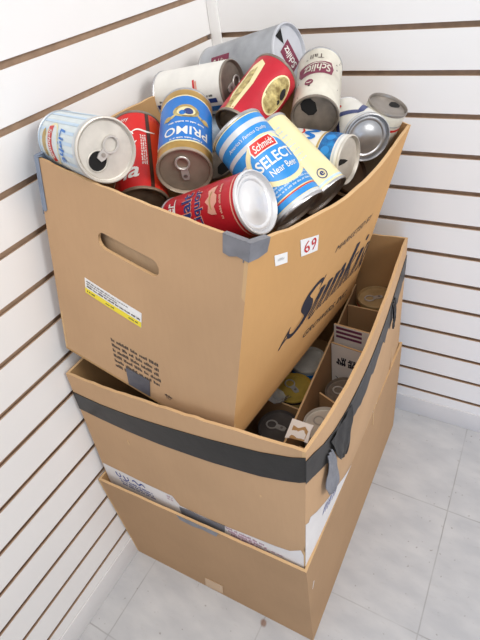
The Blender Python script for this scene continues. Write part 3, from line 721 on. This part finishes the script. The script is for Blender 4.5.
def p_blueband(a, S, H):
    lay(a, [rect(-HALF, H-.032, HALF, H-.012)], S, .0002, C_BLUEMOTTLE, .0045, .02); band(a, S, H-.036, H-.033, C_TAN); band(a, S, H-.010, H-.0075, C_SILVERBAND)
    for x in (-.05, -.03, -.008, .014, .036): lay(a, [ell(x, H-.022, .006, .006)], S, .0004, C_SKY)
    for x in (-.034, .006):
        V, F = ribbon([(x-.016, H-.064), (x-.008, H-.046), (x, H-.060), (x+.008, H-.046), (x+.016, H-.062)], [.004, .006, .005, .006, .003]); lay_mesh(a, V, F, S, .0004, C_BLUE)
        V, F = ribbon([(x-.010, H-.070), (x, H-.064), (x+.012, H-.070)], [.002, .003, .002]); lay_mesh(a, V, F, S, .0005, C_RED)
def p_silver(a, S, H):
    for k in (0, 1):
        V, F = ribbon([(-.05+.05*k, .05), (-.03+.05*k, .022), (-.025+.05*k, .020), (-.005+.05*k, .05)], [.009, .010, .010, .009], 4); lay_mesh(a, V, F, S, .0003, C_NAVY)
    lay(a, [turn(rect(-.012, -.004, .012, .004), 0, .070, 0)], S, .0003, C_RED); band(a, S, .006, .010, C_SILVERBAND)
def p_corner(a, S, H):
    band(a, S, H-.026, H-.0225, C_RED); lay(a, [ell(-.01, H-.060, .018, .014)], S, .0003, C_RED); write(a, 'BEER', S, .0005, C_WHITE, -.01, H-.060, .026, .010)
    band(a, S, H-.019, H-.0175, C_GREY)
def p_miller(a, S, H):
    write(a, 'Miller', S, .0004, C_WHITE, -.004, .1005, .040, .016, .12, .01, .35)
    V, F = ribbon([(-.024, .090), (0, .092), (.020, .0965)], [.001, .0024, .001]); lay_mesh(a, V, F, S, .0004, C_WHITE)
    for txt, t in (('Malt', .0735), ('Liquor', .0555)):
        write(a, txt, S, .0004, C_PINK, .0005, t-.0004, .043, .0168, .04, .04, 0); write(a, txt, S, .0006, C_NAVY, 0, t, .042, .016, .04, .02, 0)
    eg = [(-.004, -.008), (.004, -.008), (.007, -.004), (.016, -.006), (.015, .001), (.012, .006), (.005, .004), (.0, .009), (-.005, .004), (-.012, .006), (-.015, .001), (-.016, -.006), (-.007, -.004)]
    lay(a, [turn(eg, .002, .0345, 0)], S, .0004, C_PINK); V, F = ribbon([(-.008, .0345), (.002, .0365), (.012, .0345)], [.0012, .002, .0012]); lay_mesh(a, V, F, S, .0006, C_TAN)
    r_ = random.Random(4); word_bars(a, S, .0004, C_PINK, -.020, .0205, .040, .0028, r_); band(a, S, .0065, .0082, C_PINK)
def p_schmidt(a, S, H):
    band(a, S, .0040, .0075, C_SILVERBAND); band(a, S, .0085, .0150, C_SKY); band(a, S, .0180, .0340, C_SKY)
    band(a, S, .0155, .0172, C_CREAM); band(a, S, .0352, .0364, C_RED); lay(a, [rect(-.03, .0152, .03, .0166)], S, .0004, C_RED)
    for t0, t1, m in ((H-.0125, H-.0055, C_SKY), (H-.0195, H-.0125, C_SILVERBAND), (H-.0330, H-.0195, C_SKY), (H-.0385, H-.0330, C_SILVERBAND), (H-.0500, H-.0385, C_SKY), (H-.0550, H-.0500, C_SILVERBAND)): band(a, S, t0, t1, m)
    write(a, "America's Famous Quality", S, .0005, C_WHITE, -.008, H-.0262, .056, .0052, 0, 0, .2)
    lay(a, [ell(.004, .0580, .0365, .0315, 40)], S, .0006, C_CREAM); lay(a, [ell(.004, .0580, .0300, .0262, 36)], S, .0009, C_SKY)
    write(a, 'SELECT', S, .0012, C_WHITE, .0035, .0595, .050, .0130, 0, .02); write(a, 'Near Beer', S, .0012, C_WHITE, .005, .0455, .036, .0080, 0, .005, 0)
    lay(a, [[(-.0165, .0705), (.0165, .0705), (.0175, .078), (.0140, .0865), (-.0140, .0865), (-.0175, .078)]], S, .0012, C_WHITE)
    lay(a, [[(-.0150, .0718), (.0150, .0718), (.0160, .078), (.0130, .0852), (-.0130, .0852), (-.0160, .078)]], S, .0014, C_RED)
    write(a, 'Schmidt', S, .0017, C_WHITE, 0, .0782, .026, .0085, 0, .01, .3)
    r_ = random.Random(14)
    for k in range(3): word_bars(a, S, .0005, C_PALEBLUE, -.030, .0300-.0042*k, .062, .0022, r_)
def p_cream(a, S, H):
    V, F = ribbon([(x, y) for x, y in ell(.016, .018, .0062, .0062, 20)]+[(.0222, .018)], [.0012]*21, 2); lay_mesh(a, V, F, S, .0004, C_NAVY)
    write(a, 'e', S, .0004, C_NAVY, .016, .018, .006, .006, 0, .02); r_ = random.Random(6)
    for k in range(8): word_bars(a, S, .0004, C_PALEBLUE, 0, 0, .020, .0018, r_, 0, -.002, H-.02-.007*k)
    band(a, S, .006, .009, C_PALEBLUE)
def p_whiteblue(a, S, H):
    lay(a, [rect(.012, .006, .0185, H-.012)], S, .0003, C_NAVY); lay(a, [rect(.024, .006, .034, H-.006)], S, .0003, C_BLUE)
    r_ = random.Random(16); word_bars(a, S, .0004, C_BLACK, 0, 0, H-.03, .0026, r_, math.pi/2, .0095, .012)
    lay(a, [turn(rect(-.009, -.0016, .009, .0016), -.006, .076, .1)], S, .0004, C_RED); lay(a, [turn(rect(-.009, -.0014, .009, .0014), -.004, .080, .1)], S, .0004, C_PINK)
def p_pale(a, S, H):
    lay(a, [rect(-.02, .02, .02, .06)], S, .0003, C_WHITE); band(a, S, H-.02, H-.012, C_PALEBLUE)
def p_plain(m1, m2):
    def f(a, S, H):
        lay(a, [ell(0, H*.5, .026, .03)], S, .0003, m1); band(a, S, H-.016, H-.009, m2); lay(a, [rect(-.02, H*.45, .02, H*.55)], S, .0005, m2)
        lay(a, [ell(.06, H*.5, .026, .03)], S, .0003, m1)
    return f
XC = [
[0.1486, -0.4631, 0.8206, 0.0358, -0.4182, 0.8092],
[0.125, -0.4095, 0.7285, 0.0657, -0.3219, 0.7894],
[0.1544, -0.2011, 0.8105, 0.0333, -0.2039, 0.796],
[0.1841, -0.3876, 0.7667, 0.128, -0.2853, 0.8026],
[0.1998, -0.107, 0.8281, 0.0503, -0.0846, 0.7941],
[0.1878, -0.2658, 0.7742, 0.2063, -0.1729, 0.8171],
[0.2721, -0.1983, 0.7692, 0.2382, -0.0906, 0.8034],
[0.3348, -0.2383, 0.7317, 0.2408, -0.2246, 0.7326],
[0.3415, -0.1859, 0.7414, 0.2811, -0.1063, 0.7371],
[0.349, -0.117, 0.764, 0.302, -0.112, 0.657],
[0.3029, -0.4289, 0.7638, 0.1904, -0.4247, 0.7167],
[0.3223, -0.3697, 0.7241, 0.2328, -0.3395, 0.8013],
[0.3308, -0.307, 0.7141, 0.2391, -0.2785, 0.7774],
[0.1313, -0.1607, 0.7484, 0.0532, -0.2488, 0.7165],
[0.3148, -0.1805, 0.6923, 0.2248, -0.1505, 0.6173],
[0.1688, -0.2892, 0.7405, 0.1888, -0.2394, 0.631]]
RS = {4: .041, 5: .0335, 7: .0318, 12: .0312, 8: .032, 6: .033, 9: .029}
def xc(i): return XC[i][:3], XC[i][3:]
def can(i, label, top, body, dec, **k): return make_can('beverage_can', label, 'can', GROUP, *xc(i), top, body, dec, radius=RS.get(i, CAN_R), **k)
can(0, 'pale ice-blue can with pull tab and open round mouth, in the wall corner', 'A', C_ICE, p_light, lid=LIDPALE, opening='keg', tab='tab', lid_turn=.85, roll=.25)
can(1, 'bright red can with white script and dark seam, behind the ice-blue can', 'B', C_RED, p_coke, base=STEEL_BR, lid=STEEL_RUST)
can(2, 'white can with a navy stripe lying along the wall side of the heap', 'A', C_WHITE, p_whiteblue, lid=STEEL_RUST, tab='ring', lid_turn=.4)
can(3, 'upside-down blue can with gold ends and a tan lid with a pull ring', 'A', GOLD, p_primo, lid=LIDTAN, tab='ring', lid_turn=3.4)
can(4, 'weathered grey can lying at the very top, with a maroon label on its lid', 'A', C_GREY, p_grey, lid=LIDGREY, opening='punch', lid_decals=l_grey, lid_turn=5.2)
can(5, 'crimson can with a worn gold oval, tilted behind the blue and white striped can', 'B', C_CRIM, p_redgold, lid=STEEL_RUST, base=STEEL_RUST, dent=[(.4, .05, .5, .02, .004)])
can(6, 'upended white can with a maroon banner and a dark open mouth at its lower end', 'A', C_OLDWHITE, p_tall, lid=STEEL_RUST, opening='big', lid_turn=.6)
can(7, 'white can with a bright blue band beside its slit-open lid', 'A', C_WHITE, p_blueband, lid=LIDPALE, opening='slit', lid_turn=.2)
can(8, 'white and navy can showing its plain round silver end, near the far right rim', 'B', C_WHITE, p_silver, base=STEEL)
can(9, 'off-white can with a thin red line standing in the far right corner of the carton', 'A', C_OLDWHITE, p_corner, lid=STEEL_D, opening='tear', lid_turn=2.6)
can(10, 'dark red can lying over the near corner with its bright silver end forward', 'B', C_DEEPRED, p_miller, base=SILVERPAINT, roll=.42)
can(11, 'blue and white striped can with a cream oval and red badge, mid-heap', 'B', C_CREAM, p_schmidt, roll=.40)
can(12, 'plain cream can lying behind the blue and white striped can', 'B', C_CREAM, p_cream)
can(13, 'pale blue can mostly hidden under the white can by the wall', 'A', C_PALEBLUE, p_pale, lid=STEEL_BR, base=STEEL_BR, opening='big')
can(14, 'dark can with red printing, deep between the slit-open lid and the rim', 'A', C_DARK, p_plain(C_RED, C_WHITE), lid=STEEL_BR)
can(15, 'tan and blue can upright in the gap right of the blue can with gold ends', 'A', C_TAN, p_plain(C_BLUE, C_WHITE), lid=STEEL_RUST, opening='big')
GROUP2 = 'cans standing in the divided carton'
def stand(x, y, h, label, body, dec, z=.2368, **k): return make_can('beverage_can', label, 'can', GROUP2, (x, y, z), (x, y, z+h), 'B', body, dec, **k)
stand(.3540, -.392, .146, 'can with a pale scuffed lid standing in the near right cell of the middle carton', C_OLDWHITE, p_plain(C_RED, C_TAN), lid=LIDPALE, tab='ring', lid_turn=.8, opening=None)
stand(.3520, -.296, .118, 'dull grey can with a bright pull tab in front of the white printed divider', C_GREY, p_plain(C_BLUE, C_WHITE), lid=STEEL_RUST, tab='ring', lid_turn=1.2)
stand(.3420, -.098, .174, 'can with a tan lid and pull ring in the farthest cell of the middle carton', C_TAN, p_plain(C_WHITE, C_RED), lid=mat('tan_lid', srgb(200, 170, 124), .4, .3, noise=.25, scale=40), tab='ring', lid_turn=1.9)
stand(.2690, -.322, .122, 'gold-lidded dark can in the middle carton, just beside the tilted carton', C_DARK, p_plain(C_SEAM, C_TAN), lid=GOLDLID, tab='ring', lid_turn=.5)
stand(.2660, -.250, .122, 'can with a clean silver lid behind the gold-lidded can', C_GREY, p_plain(C_WHITE, C_BLUE), lid=LIDPALE, opening=None)
stand(.2790, -.405, .118, 'can with a dark grey lid at the near edge of the middle carton', C_DARK, p_plain(C_GREY, C_RED), lid=mat('dark_lid', srgb(112, 104, 100), .5, .4, noise=.3, scale=40), tab='ring', lid_turn=1.0)
# crumpled clear plastic between the gold-lidded can and the tilted carton
acc = Acc(); nn = 7; rp = random.Random(12); V = []
for j in range(nn):
    for k in range(nn):
        u, v = k/(nn-1), j/(nn-1)
        V.append((.238+.040*u+rp.uniform(-.003, .003), -.372+.03*v-.01*u+rp.uniform(-.003, .003), .364+.022*abs(u-.4)*2+rp.uniform(-.004, .004)-(.018*v if u > .5 else 0)))
Fq = [(j*nn+k, j*nn+k+1, (j+1)*nn+k+1, (j+1)*nn+k) for j in range(nn-1) for k in range(nn-1)]
acc.add(V, Fq, mat('clear_plastic', srgb(226, 226, 224), .15, alpha=.55))
tag(acc.build('plastic_wrap'), 'crumpled piece of clear plastic wrap beside the gold-lidded can', 'plastic wrap')

# ------------------------------------------------------------------ light and camera
w = bpy.data.worlds.new('room_light'); scene.world = w; w.use_nodes = True
bg = w.node_tree.nodes['Background']; bg.inputs['Color'].default_value = (.93, .96, 1, 1); bg.inputs['Strength'].default_value = .50
def area(name, loc, target, size, power, col, spread=180):
    l = bpy.data.lights.new(name, 'AREA'); l.energy = power; l.size = size; l.color = col
    o = bpy.data.objects.new(name, l); COL.objects.link(o); o.location = loc
    o.rotation_euler = (Vector(target)-Vector(loc)).to_track_quat('-Z', 'Y').to_euler(); l.spread = math.radians(spread)
area('ceiling_light', (.58, -1.20, 2.0), (.30, -.28, .7), 1.0, 12.5, (1, .97, .93))
area('window_light', (1.75, -.55, 1.5), (.35, -.28, .75), .7, 3.6, (1, .98, .95), 80)
area('sky_light', (1.15, -1.6, .45), (.85, 0, .22), .6, 1.6, (.45, .65, 1), 90)
cam = bpy.data.cameras.new('camera'); co = bpy.data.objects.new('camera', cam); COL.objects.link(co)
co.location = (.53605, -.83022, .99161); co.rotation_euler = (.8780629, .1297873, .5019151)
cam.sensor_fit = 'AUTO'; cam.sensor_width = 36; cam.lens = 36*488.029/640; cam.clip_start = .01
scene.camera = co
scene.view_settings.view_transform = 'Standard'; scene.view_settings.look = 'None'; scene.view_settings.exposure = .10
